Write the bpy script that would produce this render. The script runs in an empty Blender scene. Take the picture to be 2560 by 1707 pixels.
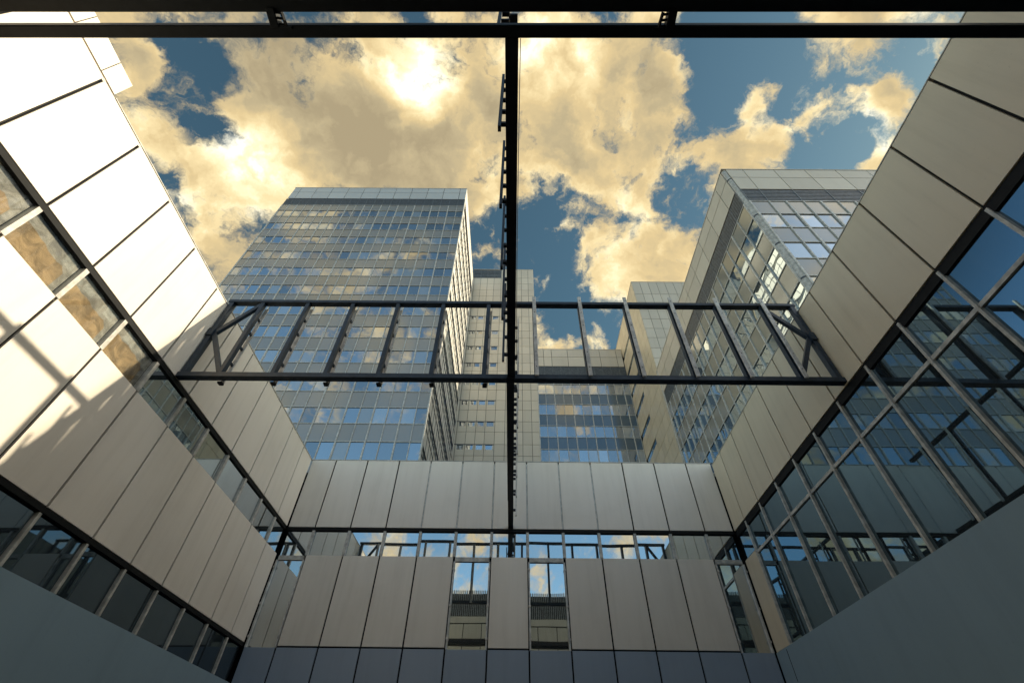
import bpy, bmesh, math, random
from mathutils import Matrix, Vector
random.seed(7)
S = bpy.context.scene
COL = S.collection
R = math.radians

# ------------------------------------------------------------------ camera
cam = bpy.data.cameras.new('camera')
cam_ob = bpy.data.objects.new('camera', cam)
COL.objects.link(cam_ob)
cam.sensor_fit = 'HORIZONTAL'
cam.sensor_width = 36.0
cam.lens = 36.0 * 1151.18 / 2560.0
cam.clip_start = 0.05
cam.clip_end = 3000
def camera_axes():
    roll, pitch, yaw = R(0.75363), R(46.35653), R(-0.40559)
    fwd = Vector((math.sin(yaw) * math.cos(pitch), math.cos(yaw) * math.cos(pitch), math.sin(pitch)))
    right = Vector((math.cos(yaw), -math.sin(yaw), 0))
    up = right.cross(fwd)
    r2 = math.cos(roll) * right + math.sin(roll) * up
    u2 = -math.sin(roll) * right + math.cos(roll) * up
    return r2, u2, -fwd
cr, cu, cb = camera_axes()
cam_ob.matrix_world = Matrix(((cr.x, cu.x, cb.x, 0), (cr.y, cu.y, cb.y, 0), (cr.z, cu.z, cb.z, 0), (0, 0, 0, 1)))
S.camera = cam_ob

# ------------------------------------------------------------------ light
S.view_settings.view_transform = 'Standard'
S.view_settings.look = 'None'
S.view_settings.exposure = 0.9
S.view_settings.gamma = 1.0
SUN = Vector((1.0, 0.166, 0.594)).normalized()
sun = bpy.data.lights.new('sun', 'SUN')
sun.energy = 4.0
sun.angle = R(0.6)
sun.color = (1.0, 0.87, 0.64)
sun_ob = bpy.data.objects.new('sun', sun)
COL.objects.link(sun_ob)
sun_ob.rotation_euler = (-SUN).to_track_quat('-Z', 'Y').to_euler()

# ------------------------------------------------------------------ sky
CLOUDS = [(-0.536, 0.174, 0.826, 0.046, -0.209), (-0.532, 0.218, 0.818, 0.044, -0.209), (-0.53, 0.264, 0.806, 0.043, -0.194), (-0.585, 0.226, 0.779, 0.043, -0.084), (-0.491, 0.309, 0.814, 0.044, -0.209), (-0.523, 0.309, 0.794, 0.034, -0.139), (-0.572, 0.351, 0.741, 0.04, -0.194), (-0.555, 0.382, 0.739, 0.042, -0.154), (-0.496, 0.418, 0.761, 0.06, -0.112), (-0.283, 0.196, 0.939, 0.023, -0.24), (0.339, 0.18, 0.923, 0.061, -0.176), (0.396, 0.2, 0.896, 0.073, -0.224), (0.485, 0.239, 0.842, 0.078, -0.24), (0.492, 0.295, 0.819, 0.074, -0.24), (0.537, 0.23, 0.812, 0.062, -0.224), (0.342, 0.264, 0.902, 0.051, -0.16), (0.413, 0.168, 0.895, 0.045, -0.12), (0.589, 0.175, 0.789, 0.033, -0.176), (0.543, 0.296, 0.786, 0.064, -0.24), (0.59, 0.138, 0.796, 0.032, -0.16), (0.367, 0.322, 0.873, 0.03, -0.096), (0.373, 0.215, 0.902, 0.041, -0.16), (0.051, 0.47, 0.881, 0.067, -0.16), (0.044, 0.547, 0.836, 0.074, -0.208), (0.108, 0.521, 0.846, 0.054, -0.096), (0.262, 0.475, 0.84, 0.077, -0.16), (0.32, 0.408, 0.855, 0.056, -0.176), (0.214, 0.512, 0.832, 0.044, -0.08), (0.101, 0.619, 0.778, 0.111, -0.208), (0.083, 0.671, 0.737, 0.093, -0.24), (0.166, 0.663, 0.73, 0.073, -0.224), (0.093, 0.399, 0.912, 0.052, -0.08), (-0.049, 0.494, 0.868, 0.055, -0.128), (-0.058, 0.548, 0.835, 0.065, -0.176), (-0.002, 0.586, 0.81, 0.065, -0.12), (0.026, 0.601, 0.799, 0.056, -0.16), (0.52, 0.168, 0.838, 0.056, 0.379), (0.414, 0.237, 0.879, 0.033, 0.402), (0.442, 0.223, 0.869, 0.015, 0.223), (0.579, 0.205, 0.789, 0.026, 0.379), (0.578, 0.234, 0.782, 0.023, 0.335), (0.55, 0.27, 0.79, 0.019, 0.223), (0.419, 0.325, 0.848, 0.054, 0.402), (0.463, 0.3, 0.834, 0.029, 0.379), (0.489, 0.235, 0.84, 0.016, 0.246), (0.182, 0.249, 0.951, 0.146, 0.144), (0.125, 0.345, 0.93, 0.1, 0.086), (0.241, 0.538, 0.808, 0.114, 0.216), (0.182, 0.575, 0.798, 0.063, 0.246), (0.299, 0.521, 0.799, 0.06, 0.223), (-0.471, 0.271, 0.84, 0.042, 0.279), (-0.428, 0.31, 0.849, 0.052, 0.335), (-0.557, 0.327, 0.763, 0.037, 0.246), (-0.493, 0.352, 0.796, 0.066, 0.223), (-0.575, 0.177, 0.799, 0.026, 0.335), (-0.581, 0.269, 0.769, 0.031, 0.29), (-0.594, 0.207, 0.778, 0.015, 0.223), (-0.513, 0.46, 0.724, 0.068, 0.29), (-0.518, 0.399, 0.757, 0.029, 0.112), (-0.38, 0.27, 0.885, 0.12, 0.144), (-0.192, 0.25, 0.949, 0.142, 0.158), (-0.244, 0.376, 0.894, 0.153, 0.144), (0.157, 0.671, 0.725, 0.035, 0.446), (0.098, 0.697, 0.71, 0.037, 0.379), (-0.076, 0.462, 0.883, 0.036, 0.179), (-0.003, 0.548, 0.836, 0.031, 0.223), (-0.058, 0.525, 0.849, 0.027, 0.112), (0.051, 0.206, 0.977, 0.083, 0.115), (0.267, 0.251, 0.931, 0.044, 0.112), (0.586, 0.307, 0.75, 0.022, 0.223)]
GLOW = [(-0.187, 0.237, 0.953, 0.075, 1.15), (-0.472, 0.277, 0.837, 0.062400000000000004, 0.3), (-0.429, 0.317, 0.846, 0.07680000000000001, 0.35), (-0.446, 0.341, 0.827, 0.0696, 0.3), (0.051, 0.206, 0.977, 0.0832, 0.55), (0.165, 0.321, 0.933, 0.0696, 0.15), (-0.52, 0.339, 0.784, 0.0832, 0.25), (0.131, 0.217, 0.967, 0.0416, 0.4), (-0.316, 0.223, 0.922, 0.0488, 0.3), (-0.058, 0.471, 0.88, 0.0416, 0.4), (0.199, 0.558, 0.805, 0.0696, 0.3)]
DARK = [(-0.363, 0.252, 0.897, 0.174, 0.55), (-0.159, 0.345, 0.925, 0.191, 0.5), (-0.483, 0.219, 0.848, 0.078, 0.35), (0.124, 0.33, 0.936, 0.104, 0.5), (-0.277, 0.387, 0.879, 0.13, 0.45), (0.256, 0.279, 0.926, 0.07, 0.2), (-0.562, 0.488, 0.668, 0.07, 0.6), (-0.422, 0.165, 0.891, 0.122, 0.3)]
SKY_TINT = (0.72, 0.95, 0.78)
SKY_STRENGTH = 0.060
AWAY_SKY = (3.4, 3.0, 3.3)
CLOUD_GAIN = 0.55
HALO = 0.750
AWAY_CLOUD = (0.70, 0.68, 0.72)

class NT:
    """small helper around a node tree"""
    def __init__(self, tree):
        self.t = tree
    def n(self, typ, ins=None, **props):
        nd = self.t.nodes.new(typ)
        for k, v in props.items():
            setattr(nd, k, v)
        for k, v in (ins or {}).items():
            if isinstance(v, bpy.types.NodeSocket):
                self.t.links.new(v, nd.inputs[k])
            else:
                nd.inputs[k].default_value = v
        return nd
    def math(self, op, a, b=0.0, c=0.0, clamp=False):
        return self.n('ShaderNodeMath', {0: a, 1: b, 2: c}, operation=op, use_clamp=clamp).outputs[0]
    def mix(self, fac, a, b):
        nd = self.t.nodes.new('ShaderNodeMix')
        nd.data_type = 'RGBA'
        for i, v in ((0, fac), (6, a), (7, b)):
            if isinstance(v, bpy.types.NodeSocket):
                self.t.links.new(v, nd.inputs[i])
            else:
                nd.inputs[i].default_value = v if i == 0 else (*v, 1.0) if len(v) == 3 else v
        return nd.outputs[2]
    def smooth(self, v, lo, hi, a=0.0, b=1.0):
        return self.n('ShaderNodeMapRange', {0: v, 1: lo, 2: hi, 3: a, 4: b}, interpolation_type='SMOOTHSTEP').outputs[0]

world = bpy.data.worlds.new('World')
S.world = world
world.use_nodes = True
wt = world.node_tree
wt.nodes.clear()
W = NT(wt)
sky = W.n('ShaderNodeTexSky', sky_type='NISHITA')
sky.sun_disc = False
sky.sun_elevation = math.asin(SUN.z)
sky.sun_rotation = math.atan2(SUN.x, SUN.y)
sky.air_density = 1.0
sky.dust_density = 0.6
sky.ozone_density = 1.6
dirn = W.n('ShaderNodeTexCoord').outputs['Generated']
warp = W.n('ShaderNodeTexNoise', {'Vector': dirn, 'Scale': 6.0, 'Detail': 6.0, 'Roughness': 0.6})
wv = W.n('ShaderNodeVectorMath', {0: warp.outputs['Color'], 1: (0.5, 0.5, 0.5)}, operation='SUBTRACT').outputs[0]
wv = W.n('ShaderNodeVectorMath', {0: wv, 3: 0.20}, operation='SCALE').outputs[0]
dw = W.n('ShaderNodeVectorMath', {0: dirn, 1: wv}, operation='ADD').outputs[0]
wv2 = W.n('ShaderNodeVectorMath', {0: wv, 3: 0.3}, operation='SCALE').outputs[0]
db = W.n('ShaderNodeVectorMath', {0: dirn, 1: wv2}, operation='ADD').outputs[0]
def blob_sum(vec, items, soft=1.0):
    acc = None
    for x, y, z, r, amp in items:
        d = W.n('ShaderNodeVectorMath', {0: vec, 1: (x, y, z)}, operation='DISTANCE').outputs['Value']
        v = W.smooth(d, r * 1.8 * soft, r * 0.1, 0.0, amp)
        acc = v if acc is None else W.math('ADD', acc, v)
    return acc
big = W.n('ShaderNodeTexNoise', {'Vector': dw, 'Scale': 4.6, 'Detail': 11.0, 'Roughness': 0.58, 'Lacunarity': 2.1}).outputs['Fac']
fine = W.n('ShaderNodeTexNoise', {'Vector': dw, 'Scale': 15.0, 'Detail': 9.0, 'Roughness': 0.62}).outputs['Fac']
bias = W.math('MAXIMUM', blob_sum(db, CLOUDS), -0.23)
bias = W.math('ADD', bias, blob_sum(db, [(-0.175, 0.235, 0.955, 0.13, 0.12), (0.0, -0.22, 0.975, 0.30, -0.55), (-0.72, 0.37, 0.59, 0.14, -0.4)]))
mid = W.n('ShaderNodeTexNoise', {'Vector': dw, 'Scale': 9.5, 'Detail': 9.0, 'Roughness': 0.6}).outputs['Fac']
noise = W.math('ADD', W.math('MULTIPLY', W.math('SUBTRACT', big, 0.5), 0.85), W.math('MULTIPLY', W.math('SUBTRACT', mid, 0.5), 1.25))
noise = W.math('ADD', noise, W.math('MULTIPLY', W.math('SUBTRACT', fine, 0.5), 1.1))
dens = W.math('ADD', W.math('ADD', noise, 0.5), W.math('MULTIPLY', bias, 1.0))
ahead = W.n('ShaderNodeVectorMath', {0: dirn, 1: (0.10, 0.48, 0.865)}, operation='DOT_PRODUCT').outputs['Value']
dens = W.math('ADD', dens, W.smooth(ahead, 0.55, 0.86, -0.05, 0.085))
cover = W.smooth(dens, 0.37, 0.74)
thick = W.smooth(dens, 0.58, 0.98)
# the same density a little further on: the difference shades the billows
off = W.n('ShaderNodeVectorMath', {0: dw, 1: (-0.022, 0.030, 0.02)}, operation='ADD').outputs[0]
fine1 = W.n('ShaderNodeTexNoise', {'Vector': dw, 'Scale': 13.0, 'Detail': 3.5, 'Roughness': 0.5}).outputs['Fac']
fine2 = W.n('ShaderNodeTexNoise', {'Vector': off, 'Scale': 13.0, 'Detail': 3.5, 'Roughness': 0.5}).outputs['Fac']
big1 = W.n('ShaderNodeTexNoise', {'Vector': dw, 'Scale': 4.6, 'Detail': 3.0, 'Roughness': 0.5}).outputs['Fac']
big2 = W.n('ShaderNodeTexNoise', {'Vector': off, 'Scale': 4.6, 'Detail': 3.0, 'Roughness': 0.5}).outputs['Fac']
rel = W.math('ADD', W.math('MULTIPLY', W.math('SUBTRACT', fine1, fine2), 0.75), W.math('MULTIPLY', W.math('SUBTRACT', big1, big2), 1.6))
rel = W.math('ADD', rel, W.math('MULTIPLY', W.math('SUBTRACT', fine, 0.5), 0.55))
rel = W.math('ADD', rel, W.math('MULTIPLY', W.math('SUBTRACT', mid, 0.5), 0.7))
glow = blob_sum(db, GLOW, 0.95)
dark = blob_sum(db, DARK, 1.1)
lum = W.math('ADD', W.math('SUBTRACT', 0.74, W.math('MULTIPLY', thick, 0.26)), rel)
lum = W.math('ADD', lum, W.math('SUBTRACT', W.math('MULTIPLY', glow, 0.80), W.math('MULTIPLY', dark, 0.30)))
lum = W.math('MINIMUM', W.math('MAXIMUM', lum, 0.0), 1.3)
ramp = W.n('ShaderNodeValToRGB', {'Fac': W.math('DIVIDE', lum, 1.3)})
cr_ = ramp.color_ramp
cr_.elements[0].position = 0.08
cr_.elements[0].color = (0.44, 0.36, 0.22, 1)
cr_.elements[1].position = 0.92
cr_.elements[1].color = (1.5, 1.42, 1.12, 1)
for p, c in ((0.28, (0.56, 0.46, 0.275, 1)), (0.50, (0.80, 0.615, 0.32, 1)), (0.66, (1.02, 0.82, 0.45, 1)), (0.78, (1.2, 1.04, 0.66, 1))):
    e = cr_.elements.new(p)
    e.color = c
skyc = W.n('ShaderNodeVectorMath', {0: sky.outputs[0], 1: SKY_TINT}, operation='MULTIPLY').outputs[0]
# away from the cloud bank ahead the open sky is a much brighter blue, its clouds whiter
elev = W.n('ShaderNodeSeparateXYZ', {0: dirn}).outputs['Z']
away = W.math('MULTIPLY', W.smooth(ahead, 0.72, 0.54), W.smooth(elev, 0.97, 0.72))
skyc = W.n('ShaderNodeVectorMath', {0: skyc, 1: W.mix(away, (1.0, 1.0, 1.0), AWAY_SKY)}, operation='MULTIPLY').outputs[0]
cloudc = W.n('ShaderNodeVectorMath', {0: ramp.outputs[0], 1: W.mix(away, (CLOUD_GAIN,) * 3, AWAY_CLOUD)}, operation='MULTIPLY').outputs[0]
bg_sky = W.n('ShaderNodeBackground', {'Color': skyc, 'Strength': SKY_STRENGTH})
bg_cloud = W.n('ShaderNodeBackground', {'Color': cloudc, 'Strength': 1.0})
mixs = W.n('ShaderNodeMixShader', {0: cover, 1: bg_sky.outputs[0], 2: bg_cloud.outputs[0]})
# warm glow added round the sun, out of view, to fill the shaded walls
near_sun = W.n('ShaderNodeVectorMath', {0: dirn, 1: tuple(SUN)}, operation='DOT_PRODUCT').outputs['Value']
halo = W.math('MULTIPLY', W.smooth(near_sun, 0.62, 0.98), W.smooth(ahead, 0.74, 0.60))
bg_halo = W.n('ShaderNodeBackground', {'Color': (1.0, 0.80, 0.56, 1), 'Strength': W.math('MULTIPLY', halo, HALO)})
adds = W.n('ShaderNodeAddShader', {0: mixs.outputs[0], 1: bg_halo.outputs[0]})
W.n('ShaderNodeOutputWorld', {'Surface': adds.outputs[0]})

# ------------------------------------------------------------------ materials
def new_mat(name):
    m = bpy.data.materials.new(name)
    m.use_nodes = True
    m.node_tree.nodes.clear()
    return m, NT(m.node_tree)

def out(N, sh):
    N.n('ShaderNodeOutputMaterial', {'Surface': sh})

def cladding(name, col, rough=0.42, var=0.06, dirt=0.12, spec=0.5, scale=1.0, metal=0.0, wob=0.02):
    """enamelled metal sheet: slight unevenness, weather streaks, a small tone change from sheet to sheet"""
    m, N = new_mat(name)
    geo = N.n('ShaderNodeNewGeometry')
    pos = N.n('ShaderNodeTexCoord').outputs['Object']
    st = N.n('ShaderNodeMapping', {'Vector': pos, 'Scale': (2.2 * scale, 2.2 * scale, 0.16 * scale)}).outputs[0]
    streak = N.n('ShaderNodeTexNoise', {'Vector': st, 'Scale': 2.0, 'Detail': 6.0, 'Roughness': 0.62}).outputs['Fac']
    patch = N.n('ShaderNodeTexNoise', {'Vector': pos, 'Scale': 0.7 * scale, 'Detail': 5.0, 'Roughness': 0.6}).outputs['Fac']
    speck = N.n('ShaderNodeTexNoise', {'Vector': pos, 'Scale': 26.0 * scale, 'Detail': 2.0, 'Roughness': 0.5}).outputs['Fac']
    f = N.math('MULTIPLY', N.math('ADD', N.math('MULTIPLY', N.smooth(streak, 0.42, 0.75), 0.7), N.math('MULTIPLY', N.smooth(patch, 0.45, 0.75), 0.5)), dirt)
    f = N.math('ADD', f, N.math('MULTIPLY', N.smooth(speck, 0.68, 0.78), dirt * 0.8), clamp=True)
    base = N.mix(f, col, tuple(c * k for c, k in zip(col, (0.42, 0.38, 0.32))))
    tone = N.math('ADD', 1.0 - var, N.math('MULTIPLY', geo.outputs['Random Per Island'], 2 * var))
    base = N.n('ShaderNodeVectorMath', {0: base, 3: tone}, operation='SCALE').outputs[0]
    dent = N.n('ShaderNodeTexNoise', {'Vector': pos, 'Scale': 1.1 * scale, 'Detail': 1.5}).outputs['Fac']
    bump = N.n('ShaderNodeBump', {'Height': dent, 'Strength': 0.5, 'Distance': wob})
    rg = N.math('ADD', rough - 0.06, N.math('MULTIPLY', patch, 0.12))
    b = N.n('ShaderNodeBsdfPrincipled', {'Base Color': base, 'Roughness': rg, 'Metallic': metal, 'Specular IOR Level': spec, 'Normal': bump.outputs[0]})
    out(N, b.outputs[0])
    return m

def steel(name, col, rough=0.5, spec=0.4):
    m, N = new_mat(name)
    pos = N.n('ShaderNodeTexCoord').outputs['Object']
    a = N.n('ShaderNodeTexNoise', {'Vector': pos, 'Scale': 5.0, 'Detail': 7.0, 'Roughness': 0.65}).outputs['Fac']
    base = N.mix(N.smooth(a, 0.35, 0.7), tuple(c * 0.7 for c in col), tuple(c * 1.25 for c in col))
    bump = N.n('ShaderNodeBump', {'Height': a, 'Strength': 0.15, 'Distance': 0.01})
    b = N.n('ShaderNodeBsdfPrincipled', {'Base Color': base, 'Roughness': rough, 'Specular IOR Level': spec, 'Normal': bump.outputs[0]})
    out(N, b.outputs[0])
    return m

def glass(name, base, mirror, tint=(0.86, 0.95, 1.0), wob=0.004, wscale=0.9, blind=0.0, blind_col=(0.3, 0.3, 0.28), island=False, spread=0.25, rough=0.015):
    """coated window glass over a dark room: clear mirror reflection, the pane slightly bowed"""
    m, N = new_mat(name)
    rnd = N.n('ShaderNodeNewGeometry').outputs['Random Per Island'] if island else N.n('ShaderNodeObjectInfo').outputs['Random']
    pos = N.n('ShaderNodeNewGeometry').outputs['Position']
    nz = N.n('ShaderNodeTexNoise', {'Vector': pos, 'Scale': wscale, 'Detail': 1.0}).outputs['Fac']
    bump = N.n('ShaderNodeBump', {'Height': nz, 'Strength': 1.0, 'Distance': wob})
    r2 = N.math('FRACT', N.math('MULTIPLY', rnd, 7.31))
    streak = N.n('ShaderNodeTexNoise', {'Vector': N.n('ShaderNodeMapping', {'Vector': pos, 'Scale': (6, 6, 0.4)}).outputs[0], 'Scale': 1.5, 'Detail': 4.0}).outputs['Fac']
    bc = N.mix(N.math('LESS_THAN', rnd, blind), base, blind_col)
    bc = N.mix(N.math('MULTIPLY', streak, 0.10), bc, (0.25, 0.25, 0.24))
    dif = N.n('ShaderNodeBsdfDiffuse', {'Color': bc})
    g = N.n('ShaderNodeBsdfGlossy', {'Color': (*tint, 1), 'Roughness': rough, 'Normal': bump.outputs[0]})
    fr = N.n('ShaderNodeFresnel', {'IOR': 1.5}).outputs[0]
    k = N.math('MULTIPLY', mirror, N.math('ADD', 1.0 - spread, N.math('MULTIPLY', r2, 2 * spread)))
    fac = N.math('ADD', k, N.math('MULTIPLY', fr, N.math('SUBTRACT', 1.0, k)), clamp=True)
    mx = N.n('ShaderNodeMixShader', {0: fac, 1: dif.outputs[0], 2: g.outputs[0]})
    out(N, mx.outputs[0])
    return m

def clear_glass(name):
    m, N = new_mat(name)
    t = N.n('ShaderNodeBsdfTransparent', {'Color': (0.93, 0.93, 0.91, 1)})
    g = N.n('ShaderNodeBsdfGlossy', {'Color': (0.9, 0.95, 1.0, 1), 'Roughness': 0.02})
    lw_ = N.n('ShaderNodeLayerWeight', {'Blend': 0.5}).outputs['Facing']
    fr = N.math('MULTIPLY', N.math('POWER', lw_, 4.0), 0.8)
    mx = N.n('ShaderNodeMixShader', {0: N.math('ADD', fr, 0.10, clamp=True), 1: t.outputs[0], 2: g.outputs[0]})
    out(N, mx.outputs[0])
    return m

def paper(name, col):
    m, N = new_mat(name)
    pos = N.n('ShaderNodeTexCoord').outputs['Object']
    a = N.n('ShaderNodeTexNoise', {'Vector': pos, 'Scale': 3.0, 'Detail': 6.0, 'Roughness': 0.6, 'Distortion': 1.2}).outputs['Fac']
    base = N.mix(N.smooth(a, 0.32, 0.68), tuple(c * 0.6 for c in col), tuple(c * 1.35 for c in col))
    bump = N.n('ShaderNodeBump', {'Height': a, 'Strength': 0.8, 'Distance': 0.05})
    b = N.n('ShaderNodeBsdfPrincipled', {'Base Color': base, 'Roughness': 0.9, 'Normal': bump.outputs[0]})
    out(N, b.outputs[0])
    return m

M = {}
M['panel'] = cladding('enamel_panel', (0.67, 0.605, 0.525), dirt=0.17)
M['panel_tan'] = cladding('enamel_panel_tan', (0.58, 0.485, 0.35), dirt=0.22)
M['render'] = cladding('shade_toned_render', (0.22, 0.30, 0.355), rough=0.8, var=0.0, dirt=0.18, spec=0.2, scale=0.5)  # pale render toned down to teal: the courtyard's shade is in the colour
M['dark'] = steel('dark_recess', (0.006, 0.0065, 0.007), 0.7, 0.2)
M['mullion'] = steel('anodised_mullion', (0.42, 0.40, 0.36), 0.4, 0.5)
M['black_steel'] = steel('black_painted_steel', (0.006, 0.008, 0.012), 0.5, 0.3)
M['blue_steel'] = steel('blue_grey_painted_steel', (0.013, 0.024, 0.040), 0.45, 0.4)
M['profile'] = steel('grey_aluminium_profile', (0.50, 0.47, 0.43), 0.4, 0.5)
M['court_glass'] = glass('courtyard_glass', (0.012, 0.018, 0.02), 0.50, (0.90, 0.96, 0.98), 0.0015, 0.8, spread=0.12)
M['right_glass'] = glass('wide_glazing_glass', (0.005, 0.009, 0.012), 0.21, (0.58, 0.84, 1.0), 0.002, 0.7, spread=0.10)
M['low_glass'] = glass('low_window_glass', (0.006, 0.012, 0.018), 0.09, (0.7, 0.9, 1.0), 0.001, 0.8)
M['clear'] = clear_glass('clear_glass')
M['brown_paper'] = paper('brown_paper', (0.34, 0.245, 0.14))
M['plastic'] = paper('grey_plastic_sheet', (0.30, 0.29, 0.265))
M['panel_base_shade'] = cladding('shade_darkened_base_panel', (0.24, 0.29, 0.36))  # low panels coloured darker and bluer to stand in for deep courtyard shade
M['panel_south'] = cladding('weathered_panel', (0.29, 0.30, 0.28), dirt=0.3)
M['tile'] = cladding('tile_cladding', (0.58, 0.52, 0.43), rough=0.45, var=0.07, dirt=0.12, scale=0.4)
M['tile_warm'] = cladding('warm_tile_cladding', (0.60, 0.52, 0.38), rough=0.35, var=0.07, dirt=0.12, scale=0.4)
M['roof_panel'] = cladding('roof_edge_panel', (0.52, 0.53, 0.53), rough=0.3, var=0.05, dirt=0.08, scale=0.4)
M['grid'] = steel('curtain_wall_grid', (0.50, 0.49, 0.46), 0.35, 0.6)
M['grid_dark'] = steel('curtain_wall_grid_dark', (0.05, 0.06, 0.075), 0.4, 0.5)
M['spandrel_grey'] = glass('grey_spandrel', (0.26, 0.235, 0.19), 0.10, (0.9, 0.95, 1), 0.002, 0.5, island=True, rough=0.12)
M['spandrel_blue'] = glass('blue_spandrel', (0.050, 0.078, 0.105), 0.07, (0.8, 0.92, 1), 0.002, 0.5, island=True, rough=0.12)
M['spandrel_green'] = glass('pale_spandrel', (0.27, 0.24, 0.18), 0.10, (0.9, 0.95, 1), 0.002, 0.5, island=True, rough=0.10)
M['spandrel_light'] = cladding('light_spandrel', (0.60, 0.58, 0.53), rough=0.35, var=0.08, dirt=0.1, scale=0.4)
M['sky_glass'] = glass('blue_coated_glass', (0.06, 0.07, 0.075), 0.36, (0.84, 0.90, 0.93), 0.006, 0.35, blind=0.30, blind_col=(0.24, 0.24, 0.22), spread=0.3)
M['sky_glass_mass'] = glass('blue_coated_glass_mass', (0.06, 0.07, 0.075), 0.36, (0.84, 0.90, 0.93), 0.006, 0.35, blind=0.30, blind_col=(0.24, 0.24, 0.22), island=True, spread=0.3)
M['warp_glass'] = glass('bowed_coated_glass', (0.01, 0.02, 0.035), 0.50, (0.80, 0.93, 1.0), 0.012, 0.55, spread=0.25)
M['warp_glass_mass'] = glass('bowed_coated_glass_mass', (0.01, 0.02, 0.035), 0.50, (0.80, 0.93, 1.0), 0.012, 0.55, island=True, spread=0.25)
M['core'] = steel('building_core', (0.02, 0.02, 0.02), 0.9, 0.1)
M['louver'] = steel('louvre_blades', (0.13, 0.15, 0.17), 0.4, 0.5)
M['paving'] = cladding('courtyard_paving', (0.06, 0.06, 0.06), rough=0.85, var=0.0, dirt=0.3, spec=0.2, scale=0.8)

# ------------------------------------------------------------------ mesh helpers
class MB:
    def __init__(self):
        self.v, self.f = [], []
    def hexa(self, p):
        k = len(self.v)
        self.v += [tuple(q) for q in p]
        self.f += [tuple(k + i for i in q) for q in ((0, 3, 2, 1), (4, 5, 6, 7), (0, 1, 5, 4), (1, 2, 6, 5), (2, 3, 7, 6), (3, 0, 4, 7))]
    def box(self, x0, x1, y0, y1, z0, z1):
        x0, x1 = sorted((x0, x1)); y0, y1 = sorted((y0, y1)); z0, z1 = sorted((z0, z1))
        self.hexa(((x0, y0, z0), (x1, y0, z0), (x1, y1, z0), (x0, y1, z0), (x0, y0, z1), (x1, y0, z1), (x1, y1, z1), (x0, y1, z1)))
        return self
    def fbox(self, face, a0, a1, z0, z1, d0, d1):
        """box on a facade: a runs along it, d outwards from its plane"""
        ax, pos, sg = face
        if ax == 'y':
            return self.box(a0, a1, pos + sg * d0, pos + sg * d1, z0, z1)
        return self.box(pos + sg * d0, pos + sg * d1, a0, a1, z0, z1)
    def bar(self, p, q, w, h, side=(0, 1, 0)):
        p, q = Vector(p), Vector(q)
        d = (q - p).normalized()
        s = (Vector(side) - d * Vector(side).dot(d)).normalized()
        t = d.cross(s)
        o = [s * a * w / 2 + t * b * h / 2 for a, b in ((-1, -1), (1, -1), (1, 1), (-1, 1))]
        self.hexa([p + x for x in o] + [q + x for x in o])
        return self
    def tube(self, p, q, r, n=10):
        p, q = Vector(p), Vector(q)
        d = (q - p).normalized()
        s = d.orthogonal().normalized(); t = d.cross(s)
        k = len(self.v)
        for c in (p, q):
            for i in range(n):
                a = 2 * math.pi * i / n
                self.v.append(tuple(c + r * (math.cos(a) * s + math.sin(a) * t)))
        for i in range(n):
            j = (i + 1) % n
            self.f.append((k + i, k + j, k + n + j, k + n + i))
        self.f.append(tuple(k + i for i in range(n))[::-1])
        self.f.append(tuple(k + n + i for i in range(n)))
        return self
    def build(self, name, mat, parent=None, bevel=0.0, centre=False):
        me = bpy.data.meshes.new(name)
        c = Vector((0, 0, 0))
        if centre:
            lo = [min(p[i] for p in self.v) for i in range(3)]; hi = [max(p[i] for p in self.v) for i in range(3)]
            c = Vector([(a + b) / 2 for a, b in zip(lo, hi)])
        me.from_pydata([tuple(Vector(p) - c) for p in self.v], [], self.f)
        if bevel:
            bm = bmesh.new(); bm.from_mesh(me)
            bmesh.ops.recalc_face_normals(bm, faces=bm.faces)
            bmesh.ops.bevel(bm, geom=list(bm.edges), offset=bevel, segments=2, affect='EDGES', profile=0.6)
            bm.to_mesh(me); bm.free()
        else:
            bm = bmesh.new(); bm.from_mesh(me)
            bmesh.ops.recalc_face_normals(bm, faces=bm.faces)
            bm.to_mesh(me); bm.free()
        me.materials.append(M[mat])
        o = bpy.data.objects.new(name, me)
        COL.objects.link(o)
        put(o, c, parent)
        return o

def put(o, world_loc, parent=None):
    base = Vector((0, 0, 0))
    if parent:
        o.parent = parent
        p = parent
        while p:
            base += p.location
            p = p.parent
    o.location = Vector(world_loc) - base

def thing(name, label, cat, loc, group=None):
    o = bpy.data.objects.new(name, None)
    o.empty_display_size = 0.5
    COL.objects.link(o)
    o.location = loc
    o['label'] = label; o['category'] = cat
    if group:
        o['group'] = group
    return o

def copy_to(o, world_loc, parent, mat=None):
    c = o.copy()
    COL.objects.link(c)
    put(c, world_loc, parent)
    return c

GZ = -1.6                                   # ground level; the lens is 1.6 m above it

def in_view(p):
    """does the camera look at this point over the courtyard walls"""
    p = Vector(p)
    q = Vector((p.dot(cr), p.dot(cu), p.dot(cb)))
    if q.z >= 0:
        return 0
    u, v = q.x / -q.z, q.y / -q.z
    if abs(u) > 1.112 or abs(v) > 0.742:
        return 0
    t = min(16.0 / p.y if p.y > 0 else 9e9, 7.78 / p.x if p.x > 0 else 9e9, -7.965 / p.x if p.x < 0 else 9e9)
    if t < 1 and p.z * t < 9.8:
        return 0
    return abs(q.z) ** -3 * abs(p.z) + 1e-9

# ------------------------------------------------------------------ ground
g = MB().box(-1500, 1500, -1500, 1500, GZ - 0.3, GZ).build('ground', 'paving')
g['kind'] = 'structure'

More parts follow.
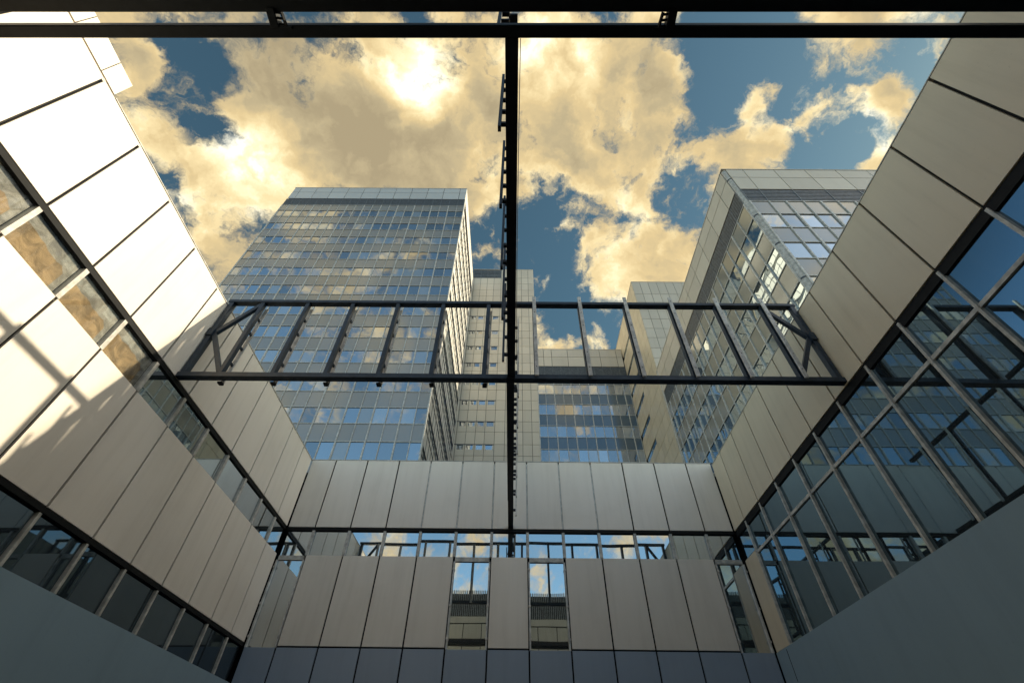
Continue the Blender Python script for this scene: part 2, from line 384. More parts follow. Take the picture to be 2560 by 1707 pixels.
# ------------------------------------------------------------------ the courtyard block
GAP = 0.05
def panel_run(face, edges, z0, z1, skip=(), t=0.05):
    mb = MB()
    for i, (a, b) in enumerate(zip(edges[:-1], edges[1:])):
        if i in skip:
            continue
        mb.fbox(face, a + GAP / 2, b - GAP / 2, z0, z1, -t, 0)
    return mb

def pane(parent, face, a0, a1, z0, z1, d, mat, tilt=0.12, name='window'):
    o = MB().fbox(face, a0, a1, z0, z1, d - 0.02, d).build(name, mat, parent, centre=True)
    o.rotation_euler = (R(random.gauss(0, tilt)), R(random.gauss(0, tilt)) if face[0] == 'x' else 0, R(random.gauss(0, tilt)))
    return o

# ---- wing on the sunlit side (its wall faces +x)
LX = -7.965
LF = ('x', LX, 1)
ly = [-3.0] + [-2.5 + 1.25 * k for k in range(15)] + [15.96]
lw = thing('courtyard_wing', 'pale panelled wing catching full sunlight, with brown paper behind its upper windows', 'building wing', (LX - 6, 6, GZ), 'low wings enclosing the courtyard')
MB().box(-20, LX - 0.45, -3.2, 16, GZ, 9.6).build('core', 'core', lw)
bk = MB()
bk.fbox(LF, -3, 15.95, 7.12, 9.80, -0.40, -0.055); bk.fbox(LF, -3, 15.95, 3.60, 6.20, -0.40, -0.055); bk.fbox(LF, -3, 15.95, GZ, 2.60, -0.40, -0.20)
bk.build('backing', 'dark', lw)
panel_run(LF, ly, 7.205, 9.87).build('parapet_cladding', 'panel', lw, 0.006)
cp = [-3.0, -0.5, 0.55, 1.59, 2.36, 2.79]
mb = MB()
for a, b in zip(cp[:-1], cp[1:]):
    mb.fbox(LF, a + 0.008, b - 0.008, 9.91, 10.50, -0.07, 0.004)
mb.build('raised_coping', 'panel', lw, 0.004)
MB().fbox(LF, 2.84, 15.95, 9.875, 9.90, -0.30, 0.015).build('roof_edge_trim', 'mullion', lw)
panel_run(LF, ly, 3.68, 6.25).build('wall_cladding', 'panel', lw, 0.006)
MB().fbox(LF, -3, 15.95, 7.08, 7.195, -0.32, -0.012).build('window_head', 'dark', lw)
MB().fbox(LF, -3, 15.95, 3.58, 3.672, -0.32, -0.012).build('window_head', 'dark', lw)
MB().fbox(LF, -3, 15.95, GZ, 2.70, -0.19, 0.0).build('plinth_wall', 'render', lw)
sheet_bays = {}
for i, (a, b) in enumerate(zip(ly[:-1], ly[1:])):
    if a < 0.5:
        continue
    sheet = 1.0 < a < 7.0
    w = pane(lw, LF, a + 0.05, b - 0.05, 6.255, 7.075, -0.06, 'clear' if sheet else 'court_glass', 0.0 if sheet else 0.25)
    if sheet:
        # torn brown paper taped inside, grey plastic behind it
        n = 9
        pts = []
        zt = 6.27
        top = 7.02 - random.uniform(0.18, 0.3)
        for k in range(n + 1):
            y = a + 0.07 + (b - a - 0.26) * k / n
            pts.append((y, top - 0.05 * k / n + random.uniform(-0.035, 0.035) if 0 < k < n else top - 0.12 * (k > 0)))
        pm = MB()
        for k in range(n):
            (y0, h0), (y1, h1) = pts[k], pts[k + 1]
            x = LX - 0.096
            pm.hexa(((x, y0, zt), (x + 0.004, y0, zt), (x + 0.004, y1, zt), (x, y1, zt), (x, y0, h0), (x + 0.004, y0, h0), (x + 0.004, y1, h1), (x, y1, h1)))
        pm.build('paper_sheet', 'brown_paper', w)
        MB().fbox(LF, a + 0.06, b - 0.06, 6.26, 7.07, -0.125, -0.115).build('plastic_sheet', 'plastic', w)
    if a > 4.5:
        lo = pane(lw, LF, a + 0.05, b - 0.05, 2.705, 3.575, -0.085, 'low_glass', 0.25)
for y in ly[1:-1]:
    if y > 0:
        MB().fbox(LF, y - 0.045, y + 0.045, 6.262, 7.07, -0.12, -0.004).build('mullion', 'mullion', lw, 0.004)
    if y > 4.5:
        MB().fbox(LF, y - 0.032, y + 0.032, 2.712, 3.57, -0.12, -0.02).build('mullion', 'mullion', lw, 0.004)
# thin cover strips that close the ends of the joints at the roof edge
for y in ly[3:-1]:
    MB().fbox(LF, y - 0.03, y + 0.03, 9.80, 9.872, -0.05, 0.006).build('joint_clip', 'mullion', lw)

# ---- wing in the shade (its wall faces -x)
RX = 7.78
RF = ('x', RX, -1)
ry = [-3.0] + [15.0 - 1.26 * k for k in range(14, -1, -1)] + [15.96]
rw = thing('courtyard_wing', 'shaded wing, tan parapet panels above one tall wall of dark glazing', 'building wing', (RX + 6, 6, GZ), 'low wings enclosing the courtyard')
MB().box(RX + 0.45, 16.2, -3.2, 16, GZ, 9.5).build('core', 'core', rw)
bk = MB()
bk.fbox(RF, -3, 15.95, 7.10, 9.70, -0.40, -0.055); bk.fbox(RF, -3, 15.95, GZ, 3.45, -0.40, -0.20)
bk.build('backing', 'dark', rw)
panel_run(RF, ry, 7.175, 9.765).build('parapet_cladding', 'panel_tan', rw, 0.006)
MB().fbox(RF, -3, 15.95, 9.77, 9.795, -0.30, 0.012).build('roof_edge_trim', 'mullion', rw)
MB().fbox(RF, -3, 15.95, 6.96, 7.165, -0.32, -0.03).build('window_head', 'dark', rw)
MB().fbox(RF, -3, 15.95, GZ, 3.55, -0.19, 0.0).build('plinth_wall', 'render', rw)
MB().fbox(RF, 15.27, 15.295, 2.75, 3.50, -0.02, 0.004).build('expansion_joint', 'dark', rw)
for i, (a, b) in enumerate(zip(ry[:-1], ry[1:])):
    if a < 0.5:
        continue
    if i == len(ry) - 2:
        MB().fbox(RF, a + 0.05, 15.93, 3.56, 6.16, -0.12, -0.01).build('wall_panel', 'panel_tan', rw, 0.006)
        pane(rw, RF, a + 0.02, b - 0.02, 6.22, 6.955, -0.075, 'right_glass', 0.15)
    else:
        pane(rw, RF, a + 0.02, b - 0.02, 3.56, 6.04, -0.075, 'right_glass', 0.15)
        pane(rw, RF, a + 0.02, b - 0.02, 6.14, 6.955, -0.075, 'right_glass', 0.15)
for y in ry[2:-1]:
    MB().fbox(RF, y - 0.030, y + 0.030, 3.552, 7.10, -0.10, 0.0).build('mullion', 'mullion', rw, 0.004)
for i, (a, b) in enumerate(zip(ry[:-1], ry[1:])):
    if a > 0.4:
        MB().fbox(RF, a + 0.031, b - 0.031, 6.05, 6.13, -0.10, -0.035).build('transom', 'mullion', rw)

# ---- far wing (its wall faces the camera)
BY = 16.0
BF = ('y', BY, -1)
bx = [LX + 0.005] + [0.518 + 1.2526 * k for k in range(-6, 6)] + [RX - 0.005]
bw = thing('courtyard_wing', 'far wing closing the courtyard, ribbon of reflecting windows and two tall narrow windows', 'building wing', (0, BY + 5, GZ), 'low wings enclosing the courtyard')
MB().box(-19.9, 16.1, BY + 0.45, BY + 12, GZ, 9.6).build('core', 'core', bw)
bk = MB()
bk.fbox(BF, LX, RX, 7.12, 9.82, -0.40, -0.055); bk.fbox(BF, LX, RX, GZ, 3.50, -0.40, -0.055)
for i, (a, b) in enumerate(zip(bx[:-1], bx[1:])):
    if i not in (0, 5, 7, 12):
        bk.fbox(BF, a, b, 3.505, 6.17, -0.40, -0.055)
bk.build('backing', 'dark', bw)
panel_run(BF, bx, 7.205, 9.885).build('parapet_cladding', 'panel', bw, 0.006)
panel_run(BF, bx, 3.61, 6.225, skip=(0, 5, 7, 12)).build('wall_cladding', 'panel', bw, 0.006)
panel_run(BF, bx, 0.9, 3.565).build('base_cladding', 'panel_base_shade', bw, 0.006)
panel_run(BF, bx, GZ, 0.86).build('plinth_cladding', 'panel_base_shade', bw, 0.006)
MB().fbox(BF, LX, RX, 9.89, 9.915, -0.30, 0.012).build('roof_edge_trim', 'mullion', bw)
MB().fbox(BF, LX, RX, 7.09, 7.195, -0.32, -0.012).build('window_head', 'dark', bw)
for i, (a, b) in enumerate(zip(bx[:-1], bx[1:])):
    a2, b2 = a + 0.05, b - 0.05
    pane(bw, BF, a2, b2, 6.24, 7.085, -0.09, 'court_glass', 0.12)
    if i in (0, 5, 7, 12):
        w = pane(bw, BF, a2, b2, 3.58, 6.08, -0.09, 'court_glass', 0.12)
        MB().fbox(BF, a2, b2, 6.09, 6.23, -0.12, -0.03).build('window_transom', 'mullion', bw)
        for e in (a + 0.035, b - 0.035):
            fr = MB().fbox(BF, e - 0.024, e + 0.024, 3.572, 6.085, -0.12, -0.015).build('window_frame', 'grid', bw)
            for zc in (5.85, 4.75, 3.85):
                MB().fbox(BF, e - 0.035, e + 0.035, zc - 0.03, zc + 0.03, -0.02, 0.012).build('clamp', 'profile', fr)
for x in bx[1:-1]:
    MB().fbox(BF, x - 0.047, x + 0.047, 6.235, 7.088, -0.13, -0.012).build('mullion', 'mullion', bw, 0.004)
for x in bx[4:10]:
    MB().fbox(BF, x - 0.016, x + 0.016, 7.21, 9.80, -0.05, -0.008).build('joint_strip', 'grid', bw)

# ---- wing behind the viewer (seen in the window reflections)
SF = ('y', -3.0, 1)
sw = thing('courtyard_wing', 'taller wing with a dark ribbed band under its roof, mirrored in the tall windows', 'building wing', (0, -8, GZ), 'low wings enclosing the courtyard')
MB().box(-20, 16.2, -14, -3.4, GZ, 11.3).build('core', 'core', sw)
sx = [LX] + [0.518 + 1.2526 * k for k in range(-6, 6)] + [RX]
MB().fbox(SF, LX, RX, GZ, 11.2, -0.35, -0.056).build('backing', 'dark', sw)
panel_run(SF, sx, 6.4, 9.3).build('parapet_cladding', 'panel_south', sw)
panel_run(SF, sx, 3.0, 6.35).build('wall_cladding', 'panel_south', sw)
panel_run(SF, sx, GZ, 2.95).build('base_cladding', 'panel_south', sw)
MB().fbox(SF, LX, RX, 9.35, 9.75, -0.05, 0.02).build('trim_band', 'panel_south', sw)
mb = MB()
x = LX
while x < RX - 0.1:
    mb.fbox(SF, x, x + 0.07, 9.78, 11.4, -0.05, 0.0)
    x += 0.13
mb.build('ribbed_band', 'louver', sw)

# ------------------------------------------------------------------ steel frames over the courtyard
BZ, TZ = 7.2, 9.97
Y0, Y1 = 8.06, 8.23
px_ = [-0.09 + 1.2555 * (k + 0.5) for k in range(-6, 6)]
ct = thing('roof_truss', 'ladder like steel truss crossing the courtyard from wall to wall in front of the towers', 'truss', (-0.09, 8.14, BZ), 'steel frames over the courtyard')
MB().box(LX + 0.002, RX - 0.002, Y0, Y1, BZ, BZ + 0.135).build('bottom_chord', 'blue_steel', ct, 0.008)
MB().box(LX + 0.002, RX - 0.002, Y0, Y1, TZ, TZ + 0.10).build('top_chord', 'blue_steel', ct, 0.008)
pz0, pz1 = BZ + 0.1355, TZ - 0.0005
for x in px_:
    MB().box(x - 0.05, x + 0.05, Y0 + 0.02, Y1 - 0.02, pz0, pz1).build('post', 'blue_steel', ct, 0.006)
    mb, hl = MB(), MB()
    if x < 0:
        gy = (Y1 + 0.07, Y1 + 0.10)
        gb = mb.box(x - 0.01, x + 0.085, *gy, BZ - 0.01, 9.93).build('glazing_bar', 'profile', ct)
        for zc in (7.75, 8.3, 8.85, 9.4):
            MB().box(x + 0.02, x + 0.06, Y1 - 0.019, Y1 + 0.068, zc - 0.03, zc + 0.03).build('cleat', 'blue_steel', gb)
        MB().box(x - 0.03, x + 0.075, Y1 + 0.002, Y1 + 0.12, BZ - 0.05, BZ - 0.012).build('foot_lug', 'black_steel', gb)
    else:
        gy = (Y0 - 0.10, Y0 - 0.06)
        gb = mb.box(x - 0.045, x + 0.045, *gy, BZ + 0.03, TZ + 0.20).build('glazing_bar', 'profile', ct, 0.003)
        MB().box(x - 0.012, x + 0.012, Y0 - 0.0595, Y0 + 0.019, pz0, pz1).build('web_plate', 'black_steel', gb)
        for k in range(6):
            zc = 7.5 + k * 0.5
            hl.tube((x, gy[0] - 0.008, zc), (x, gy[0] + 0.002, zc), 0.012, 8)
        hl.build('bolt', 'black_steel', gb)
zm = 8.74
for sx_, xe, xp in ((1, LX + 0.10, px_[0]), (-1, RX - 0.10, px_[-1])):
    MB().box(xe - 0.06, xe + 0.06, Y0 + 0.015, Y1 - 0.015, pz0, pz1).build('end_post', 'blue_steel', ct, 0.006)
    for ze in (BZ + 0.20, TZ - 0.06):
        MB().bar((xe + 0.06 * sx_, (Y0 + Y1) / 2, zm), (xp - 0.05 * sx_, (Y0 + Y1) / 2, ze), 0.10, 0.11).build('brace', 'blue_steel', ct, 0.005)
    MB().box(xe - 0.075, xe + 0.075, Y0 - 0.02, Y0 + 0.014, zm - 0.13, zm + 0.13).build('gusset_plate', 'blue_steel', ct, 0.004)

XL, XR = -0.155, 0.025
lt = thing('roof_truss', 'long black steel truss running straight overhead to the far wall', 'truss', (-0.065, 8, BZ), 'steel frames over the courtyard')
MB().box(XL, XR, 1.31, 8.055, BZ - 0.002, BZ + 0.13).build('bottom_chord', 'black_steel', lt, 0.006)
MB().box(XL - 0.02, XR - 0.015, 8.235, 13.95, BZ - 0.002, BZ + 0.13).build('bottom_chord', 'black_steel', lt, 0.006)
MB().box(XL - 0.01, XR - 0.01, 13.955, 15.99, BZ - 0.002, BZ + 0.13).build('bottom_chord', 'black_steel', lt, 0.006)
MB().box(XL - 0.02, XR - 0.015, 8.0, 8.3, BZ - 0.03, BZ - 0.004).build('splice_plate', 'black_steel', lt, 0.004)
MB().box(XL + 0.01, XR - 0.01, 1.45, 8.055, TZ, TZ + 0.10).build('top_chord', 'black_steel', lt)
MB().box(XL + 0.01, XR - 0.01, 8.235, 15.90, TZ, TZ + 0.10).build('top_chord', 'black_steel', lt)
ys = [1.25, 2.47, 3.73, 4.98, 6.24, 7.49]
yf = [8.76, 10.02, 11.27, 12.52, 13.73, 15.03]
for y in ys + yf:
    left = y in ys
    if y > 1.4:
        MB().box(-0.11, -0.02, y - 0.045, y + 0.045, BZ + 0.131, TZ - 0.001).build('post', 'black_steel', lt)
    x0, x1 = (-0.275, -0.225) if left else (0.090, 0.125)
    gb = MB().box(x0, x1, y - 0.045, y + 0.045, BZ + 0.02, TZ + 0.12).build('glazing_bar', 'blue_steel' if left else 'profile', lt, 0.003)
    for zc in (7.42, 8.0, 8.6, 9.2, 9.75):
        hl = MB()
        if left:
            hl.box(-0.2245, -0.108, y - 0.03, y + 0.03, zc - 0.035, zc + 0.035)
        else:
            hl.box(-0.022, 0.0895, y - 0.03, y + 0.03, zc - 0.035, zc + 0.035)
        hl.build('cleat', 'black_steel', gb)
cb_ = MB()
prev = None
for k in range(15):
    y = 1.32 + k * 0.45
    p = Vector((0.052 - 0.012 * math.sin(math.pi * k / 14), y, 7.25 - 0.02 * math.sin(math.pi * k / 14)))
    if prev is not None:
        cb_.tube(prev, p, 0.006, 8)
    prev = p
cbl = cb_.build('cable', 'black_steel')
cbl['label'] = 'thin black cable strung beside the long overhead beam'
cbl['category'] = 'cable'

def near_beam(label, y0, y1, h, tilt):
    b = thing('steel_beam', label, 'beam', (-0.09, (y0 + y1) / 2, BZ), 'black beams overhead')
    m = MB()
    m.hexa([(LX, y0 + tilt, BZ), (RX, y0 - tilt, BZ), (RX, y1 - tilt, BZ), (LX, y1 + tilt, BZ), (LX, y0 + tilt, BZ + h), (RX, y0 - tilt, BZ + h), (RX, y1 - tilt, BZ + h), (LX, y1 + tilt, BZ + h)])
    m.build('web', 'black_steel', b, 0.012)
    f = MB()
    f.hexa([(LX, y0 - 0.006 + tilt, BZ + 0.02), (RX, y0 - 0.006 - tilt, BZ + 0.02), (RX, y1 + 0.006 - tilt, BZ + 0.02), (LX, y1 + 0.006 + tilt, BZ + 0.02), (LX, y0 - 0.006 + tilt, BZ + 0.045), (RX, y0 - 0.006 - tilt, BZ + 0.045), (RX, y1 + 0.006 - tilt, BZ + 0.045), (LX, y1 + 0.006 + tilt, BZ + 0.045)])
    f.build('flange', 'black_steel', b)
    return b
b1 = near_beam('slim black beam almost overhead, carrying bolted spacer brackets', 1.172, 1.305, 0.22, 0.03)
b2 = near_beam('thick black beam at the very top of the view, above the slim one', 0.60, 1.02, 0.30, 0.03)
for x in (-3.17, 2.0):
    s = MB().box(x - 0.055, x + 0.055, 0.99, 1.20, BZ - 0.03, BZ + 0.12).build('spacer_bracket', 'black_steel', b1, 0.01)
    sd = 1 if x < 0 else -1
    bt = MB()
    for y in (1.04, 1.10, 1.17):
        bt.tube((x + sd * 0.05, y, BZ + 0.02), (x + sd * 0.13, y + 0.01, BZ + 0.02), 0.016, 8)
    bt.bar((x + sd * 0.12, 1.02, BZ + 0.02), (x + sd * 0.15, 1.20, BZ + 0.0), 0.03, 0.03)
    bt.bar((x + sd * 0.06, 1.19, BZ), (x + sd * 0.22, 1.20, BZ - 0.01), 0.03, 0.03)
    bt.build('bolt_cluster', 'black_steel', s)

# ------------------------------------------------------------------ towers
def curtain(th, face, a0, a1, edges, rows, mats, ztop, fin=0.0, bold=2, indiv=None, cap=100, used=0, d_glass=-0.05, mull=0.065, thick=0.12, rail=0.07):
    """rows: list of (z_low, z_high, 's' spandrel | 'w' window)"""
    grid, stuff = MB(), MB()
    cells = []
    for z0, z1, kind in rows:
        sp = MB()
        for i, (a, b) in enumerate(zip(edges[:-1], edges[1:])):
            if kind == 's':
                sp.fbox(face, a + 0.02, b - 0.02, z0 + 0.02, z1 - 0.02, -0.10, -0.03)
            else:
                c = ((a + b) / 2, face[1], (z0 + z1) / 2) if face[0] == 'y' else (face[1], (a + b) / 2, (z0 + z1) / 2)
                cells.append((in_view(c), a, b, z0, z1))
        if kind == 's':
            sp.build('spandrel', mats[0], th)
    cells.sort(key=lambda c: -c[0])
    n = used
    protos = {}
    for vis, a, b, z0, z1 in cells:
        if vis > 0 and n < cap:
            key = (round(b - a, 3), round(z1 - z0, 3))
            mid = ((a + b) / 2, face[1] + face[2] * (d_glass - 0.015), (z0 + z1) / 2) if face[0] == 'y' else (face[1] + face[2] * (d_glass - 0.015), (a + b) / 2, (z0 + z1) / 2)
            if key not in protos:
                o = MB().fbox(face, a + 0.03, b - 0.03, z0 + 0.03, z1 - 0.03, d_glass - 0.03, d_glass).build('window', mats[1], th, centre=True)
                protos[key] = o
            else:
                o = copy_to(protos[key], mid, th)
            o.rotation_euler = (R(random.gauss(0, 0.22)), 0, R(random.gauss(0, 0.22))) if face[0] == 'y' else (0, R(random.gauss(0, 0.22)), R(random.gauss(0, 0.22)))
            n += 1
        else:
            stuff.fbox(face, a + 0.03, b - 0.03, z0 + 0.03, z1 - 0.03, d_glass - 0.03, d_glass)
    if stuff.v:
        o = stuff.build('window', mats[1] + '_mass' if mats[1] + '_mass' in M else mats[1], th)
        o['kind'] = 'stuff'
    zb = min(r[0] for r in rows)
    for i, a in enumerate(edges):
        w = thick if i % bold == 0 else mull
        grid.fbox(face, a - w / 2, a + w / 2, zb, ztop, -0.06, 0.05 + fin)
    for z0, z1, kind in rows:
        for i, (a, b) in enumerate(zip(edges[:-1], edges[1:])):
            wa = thick if i % bold == 0 else mull
            wb = thick if (i + 1) % bold == 0 else mull
            grid.fbox(face, a + wa / 2 + 0.001, b - wb / 2 - 0.001, z1 - rail / 2, z1 + rail / 2, -0.06, 0.02)
    grid.build('facade_grid', mats[2], th)
    return n

def tiles(face, edges, zs, t=0.06, gap=0.045, skip=None):
    mb = MB()
    for i, (a, b) in enumerate(zip(edges[:-1], edges[1:])):
        for j, (z0, z1) in enumerate(zip(zs[:-1], zs[1:])):
            if skip and skip(i, j, a, z0):
                continue
            mb.fbox(face, a + gap / 2, b - gap / 2, z0 + gap / 2, z1 - gap / 2, -t, 0)
    return mb

def louvres(face, a0, a1, z0, z1, edges, n=14):
    mb = MB()
    h = (z1 - z0) / n
    for k in range(n):
        z = z0 + h * k
        mb.fbox(face, a0, a1, z + 0.02, z + h * 0.66, -0.09, -0.02)
    for a in edges:
        mb.fbox(face, a - 0.03, a + 0.03, z0, z1, -0.019, 0.01)
    return mb

def steps(a, b, first, d):
    e = [a]
    x = first
    while x < b - 0.15:
        e.append(x); x += d
    return e + [b]

# ---- tower on the left: grey glass front, sunlit flank
TY, TX0, TX1, TB, TT = 32.6, -34.6, -7.62, 50.4, 68.8
ta = thing('office_tower', 'broad grey tower standing left, its narrow flank blazing in sunlight', 'tower', ((TX0 + TX1) / 2, (TY + TB) / 2, GZ), 'towers around the courtyard')
MB().box(TX0 + 0.12, TX1 - 0.12, TY + 0.12, TB, GZ, TT - 0.3).build('core', 'core', ta)
AF = ('y', TY, -1)
ae = steps(TX0, TX1, -33.56, 1.246)
rows = []
k = 0
while True:
    wt_, wb_ = 61.55 - 3.6 * k, 59.78 - 3.6 * k
    st_ = 63.2 if k == 0 else 59.78 - 3.6 * (k - 1)
    if wb_ < 2:
        break
    rows += [(wt_, st_, 's'), (wb_, wt_, 'w')]
    k += 1
curtain(ta, AF, TX0, TX1, ae, rows, ('spandrel_grey', 'sky_glass', 'grid'), 63.2)
tiles(AF, ae[:1] + ae[1::2] + ae[-1:], [65.25, 67.3, TT], gap=0.07).build('parapet_cladding', 'roof_panel', ta)
louvres(AF, TX0, TX1, 63.25, 65.2, ae, 7).build('louvre_band', 'louver', ta)
AR = ('x', TX1, 1)
are = steps(TY + 0.55, TB - 0.9, TY + 1.8, 1.25)
rows_f = []
for z0, z1, kind in rows:
    rows_f.append((z0 + 0.9, z1, 'w') if kind == 'w' else (z0, z1, 's'))
    if kind == 'w':
        rows_f.append((z0, z0 + 0.9, 's'))
curtain(ta, AR, TY + 0.55, TB - 0.9, are, rows_f, ('spandrel_light', 'sky_glass', 'grid_dark'), 65.2, fin=-0.045, cap=0, mull=0.04, thick=0.05, rail=0.05)
tiles(AR, [TY, TY + 0.55], [4, 20, 36, 52, 64, TT], gap=0.03).build('corner_pilaster', 'spandrel_light', ta)
tiles(AR, [TB - 0.9, TB], [4, 20, 36, 52, 64, TT], gap=0.03).build('corner_pilaster', 'spandrel_light', ta)
tiles(AR, are, [65.25, 67.3, TT], gap=0.05).build('parapet_cladding', 'spandrel_light', ta)
MB().box(TX0 - 0.03, TX1 + 0.03, TY - 0.03, TY + 0.3, TT + 0.002, TT + 0.10).build('roof_edge_trim', 'roof_panel', ta)
MB().box(TX1 - 0.25, TX1 + 0.03, TY + 0.305, TB, TT + 0.002, TT + 0.10).build('roof_edge_trim', 'roof_panel', ta)

# ---- tiled tower behind it with small window slits
QY = 50.9
tb = thing('stair_tower', 'beige tiled tower with rows of small blue window slits behind the grey tower', 'tower', (-2, QY + 8, GZ), 'towers around the courtyard')
BX0, BX1, BT = -7.9, 3.46, 73.2
MB().box(BX0 + 0.1, BX1 - 0.1, QY + 0.10, QY + 16, GZ, BT - 0.2).build('core', 'core', tb)
QF = ('y', QY, -1)
be = [BX0, -7.54, -6.31, -5.07, -3.84, -2.52, -1.18, 0.03, 1.23, 2.46, BX1]
zs = [BT]
z = 70.5
zz = [70.5, 68.75]
while zz[-1] > 2:
    zz += [zz[-1] - 1.93, zz[-1] - 3.645]
zs = [BT] + zz
zs = sorted(zs)
win_rows = [59.05 - 3.645 * q for q in range(16) if 59.05 - 3.645 * q > 3]
def snap(z):
    return min(zs, key=lambda q: abs(q - z))
win_tops = sorted({snap(z) for z in win_rows})
def has_win(j):
    return zs[j + 1] in win_tops
tiles(QF, be[5:], zs, gap=0.05).build('tile_cladding', 'tile', tb)
lt_zs = [z for z in zs if z < 70.6]
def sk(i, j, a, z0):
    return lt_zs[j + 1] in win_tops
for j in range(len(lt_zs) - 1):
    if lt_zs[j + 1] not in win_tops:
        tiles(QF, be[:6], lt_zs[j:j + 2], gap=0.05).build('tile_cladding', 'tile', tb)
for j in range(len(lt_zs) - 1):
    if lt_zs[j + 1] in win_tops:
        mb, mh = MB(), MB()
        zt, z0 = lt_zs[j + 1], lt_zs[j]
        mh.fbox(QF, BX0, be[5], zt - 0.10, zt + 0.02, -0.08, 0.02)
        for i in range(5):
            a, b = be[i], be[i + 1]
            mb.fbox(QF, a + 0.025, b - 0.025, z0 + 0.025, zt - 0.80, -0.06, 0)
            if i == 0:
                mb.fbox(QF, a + 0.025, b - 0.025, zt - 0.795, zt - 0.105, -0.06, 0)
                continue
            mb.fbox(QF, a + 0.025, a + 0.20, zt - 0.795, zt - 0.105, -0.06, 0)
            mb.fbox(QF, b - 0.20, b - 0.025, zt - 0.795, zt - 0.105, -0.06, 0)
            c = ((a + b) / 2, QY, zt - 0.4)
            if in_view(c) > 0:
                MB().fbox(QF, a + 0.205, b - 0.205, zt - 0.79, zt - 0.11, -0.075, -0.05).build('window', 'sky_glass', tb, centre=True).rotation_euler = (R(random.gauss(0, 0.5)), 0, R(random.gauss(0, 0.5)))
        mb.build('sill_cladding', 'tile', tb)
        mh.build('window_head', 'grid_dark', tb)
louvres(QF, BX0, be[5], 70.55, BT, be[:6], 6).build('louvre_band', 'louver', tb)
MB().box(BX0, BX1 + 0.02, QY - 0.03, QY + 0.3, BT + 0.002, BT + 0.10).build('roof_edge_trim', 'tile', tb)
MB().box(BX1 - 0.095, BX1 + 0.02, QY + 0.101, QY + 16, 52, BT).build('side_cladding', 'tile', tb)

# ---- low blue block in the gap
tc = thing('office_block', 'low blue glass block in the gap right of the tower with window slits', 'office block', (10, QY + 8, GZ), 'towers around the courtyard')
CX0, CX1, CT = BX1 + 0.03, 16.75, 51.65
MB().box(CX0, CX1, QY + 0.13, QY + 16, GZ, CT - 0.2).build('core', 'core', tc)
ce = [CX0] + [4.56 + 1.2555 * k for k in range(10)] + [CX1]
rows = [(44.37, 46.1, 's')]
k = 0
while 42.55 - 3.67 * k > 2:
    rows += [(42.55 - 3.67 * k, 44.37 - 3.67 * k, 'w'), (40.70 - 3.67 * k, 42.55 - 3.67 * k, 's')]
    k += 1
curtain(tc, QF, CX0, CX1, ce, rows, ('spandrel_blue', 'sky_glass', 'grid'), 46.1)
tiles(QF, [CX0, 4.56, 5.8, 8.3, 10.8, 13.3, 15.85, CX1], [48.0, 50.0, CT], gap=0.06).build('parapet_cladding', 'tile', tc)
louvres(QF, CX0, CX1, 46.15, 47.95, ce, 9).build('louvre_band', 'louver', tc)
MB().box(CX0, CX1, QY - 0.03, QY + 0.3, CT + 0.002, CT + 0.08).build('roof_edge_trim', 'tile', tc)
mb = MB()
for x in (14.2, 15.95):
    mb.tube((x, QY + 0.15, CT + 0.08), (x, QY + 0.15, CT + 0.5), 0.05, 8)
mb.build('roof_rod', 'grid_dark', tc)

# ---- tall tiled tower right of it
DX, DY, DT = 16.82, 39.72, 54.3
td = thing('tiled_tower', 'warm tiled tower rising behind the corner tower, right of the low blue block', 'tower', (24, 46, GZ), 'towers around the courtyard')
MB().box(DX + 0.08, 34, DY + 0.08, 66, GZ, DT - 0.2).build('core', 'core', td)
DF, DL = ('y', DY, -1), ('x', DX, -1)
zs = [DT, 51.5]
while zs[-1] > 2:
    zs += [zs[-1] - 1.72, zs[-1] - 3.6]
zs = sorted(zs)
de = [DX + 0.02] + [DX + 1.2 * k for k in range(1, 15)]
tiles(DF, de, [z for z in zs if z > 33], gap=0.05).build('front_cladding', 'tile', td)
dle = [DY + 0.02] + [DY + 1.24 * k for k in range(1, 9)] + [QY - 0.02]
slots = [z for z in zs if z < 48][::2]
def sk2(i, j, a, z0):
    return zs[j] in slots and a > 45.5
tiles(DL, dle, zs, gap=0.05, skip=sk2).build('flank_cladding', 'tile_warm', td)
mb = MB()
for j, z0 in enumerate(zs[:-1]):
    if z0 in slots:
        z1 = zs[j + 1]
        mb = MB()
        for a, b in zip(dle[:-1], dle[1:]):
            if a > 45.5:
                mb.fbox(DL, a + 0.025, b - 0.025, z0 + 0.025, z1 - 0.75, -0.06, 0)
        mb.build('sill_cladding', 'tile_warm', td)
        if in_view((DX, 48.5, z1 - 0.35)) > 0 or z1 < 44:
            MB().fbox(DL, 45.95, QY - 0.1, z1 - 0.745, z1 - 0.03, -0.10, -0.07).build('window', 'warp_glass', td)
MB().box(DX - 0.03, 34, DY - 0.03, DY + 0.2, DT + 0.002, DT + 0.08).build('roof_edge_trim', 'tile', td)
MB().box(DX - 0.03, DX + 0.2, DY + 0.205, QY + 8, DT + 0.002, DT + 0.08).build('roof_edge_trim', 'tile', td)
MB().box(DX, DX + 0.079, QY, QY + 14, 51, DT).build('rear_cladding', 'tile_warm', td)
MB().tube((DX - 0.02, DY - 0.02, GZ), (DX - 0.02, DY - 0.02, 36.8), 0.16, 12).build('corner_tube', 'mullion', td)

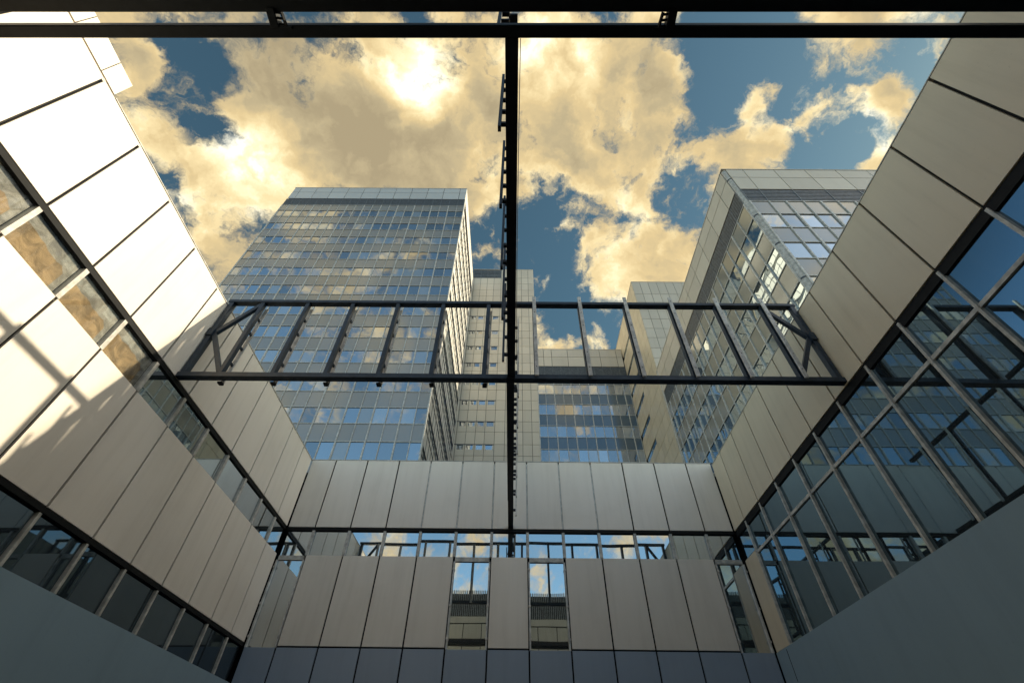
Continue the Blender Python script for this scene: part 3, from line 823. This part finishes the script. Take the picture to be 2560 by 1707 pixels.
# ---- corner tower on the right
EX, EY, ET = 16.74, 15.7, 36.9
te = thing('office_tower', 'corner tower at right, ribbed band and big mirror panes under its pale roof edge', 'tower', (38, 27, GZ), 'towers around the courtyard')
MB().box(EX + 0.13, 64, EY + 0.13, DY - 0.01, GZ, ET - 0.2).build('core', 'core', te)
EF, EL = ('y', EY, -1), ('x', EX, -1)
C0 = 0.30
ee = steps(EX + C0, 64, EX + 1.70, 1.25)
rows = [(29.62, 31.5, 's')]
k = 0
while 27.75 - 3.69 * k > 1:
    rows += [(27.75 - 3.69 * k, 29.62 - 3.69 * k, 'w'), (25.93 - 3.69 * k, 27.75 - 3.69 * k, 's')]
    k += 1
el = steps(EY + C0, DY - 0.05, EY + 1.70, 1.25)
n = curtain(te, EF, EX + C0, 64, ee, rows, ('spandrel_grey', 'sky_glass', 'grid'), 31.5, indiv=True, cap=30)
curtain(te, EL, EY + C0, DY, el, rows, ('spandrel_green', 'warp_glass', 'grid'), 31.5, cap=100, used=n)
tiles(EF, ee[:1] + ee[1::2] + ee[-1:], [33.4, 35.45, ET], gap=0.06).build('parapet_cladding', 'tile', te)
tiles(EL, el[:1] + el[1::2] + el[-1:], [33.4, 35.45, ET], gap=0.06).build('parapet_cladding', 'tile', te)
louvres(EF, EX + C0, 64, 31.55, 33.35, ee[:1] + ee[1::2], 8).build('louvre_band', 'louver', te)
louvres(EL, EY + C0, DY, 31.55, 33.35, el[:1] + el[1::2], 8).build('louvre_band', 'louver', te)
# rounded corner post between the two faces, with collars
cpz = [ET]
mb = MB()
for q in range(6):
    t0, t1 = math.pi / 2 * q / 6, math.pi / 2 * (q + 1) / 6
    cx, cy = EX + C0 - 0.02, EY + C0 - 0.02
    r0, r1 = C0 - 0.06, C0 - 0.12
    p = lambda t, r, z: (cx - r * math.cos(t), cy - r * math.sin(t), z)
    mb.hexa((p(t0, r1, 1), p(t1, r1, 1), p(t1, r0, 1), p(t0, r0, 1), p(t0, r1, ET), p(t1, r1, ET), p(t1, r0, ET), p(t0, r0, ET)))
cpst = mb.build('corner_post', 'profile', te)
for z in [35.3] + [29.62 - 3.69 * k for k in range(7)]:
    MB().tube((EX + C0 - 0.02, EY + C0 - 0.02, z - 0.08), (EX + C0 - 0.02, EY + C0 - 0.02, z + 0.04), C0 - 0.04, 20).build('collar', 'grid_dark', cpst)
MB().box(EX - 0.03, 64, EY - 0.03, EY + 0.25, ET + 0.002, ET + 0.09).build('roof_edge_trim', 'tile', te)
MB().box(EX - 0.03, EX + 0.25, EY + 0.255, DY - 0.04, ET + 0.002, ET + 0.09).build('roof_edge_trim', 'tile', te)
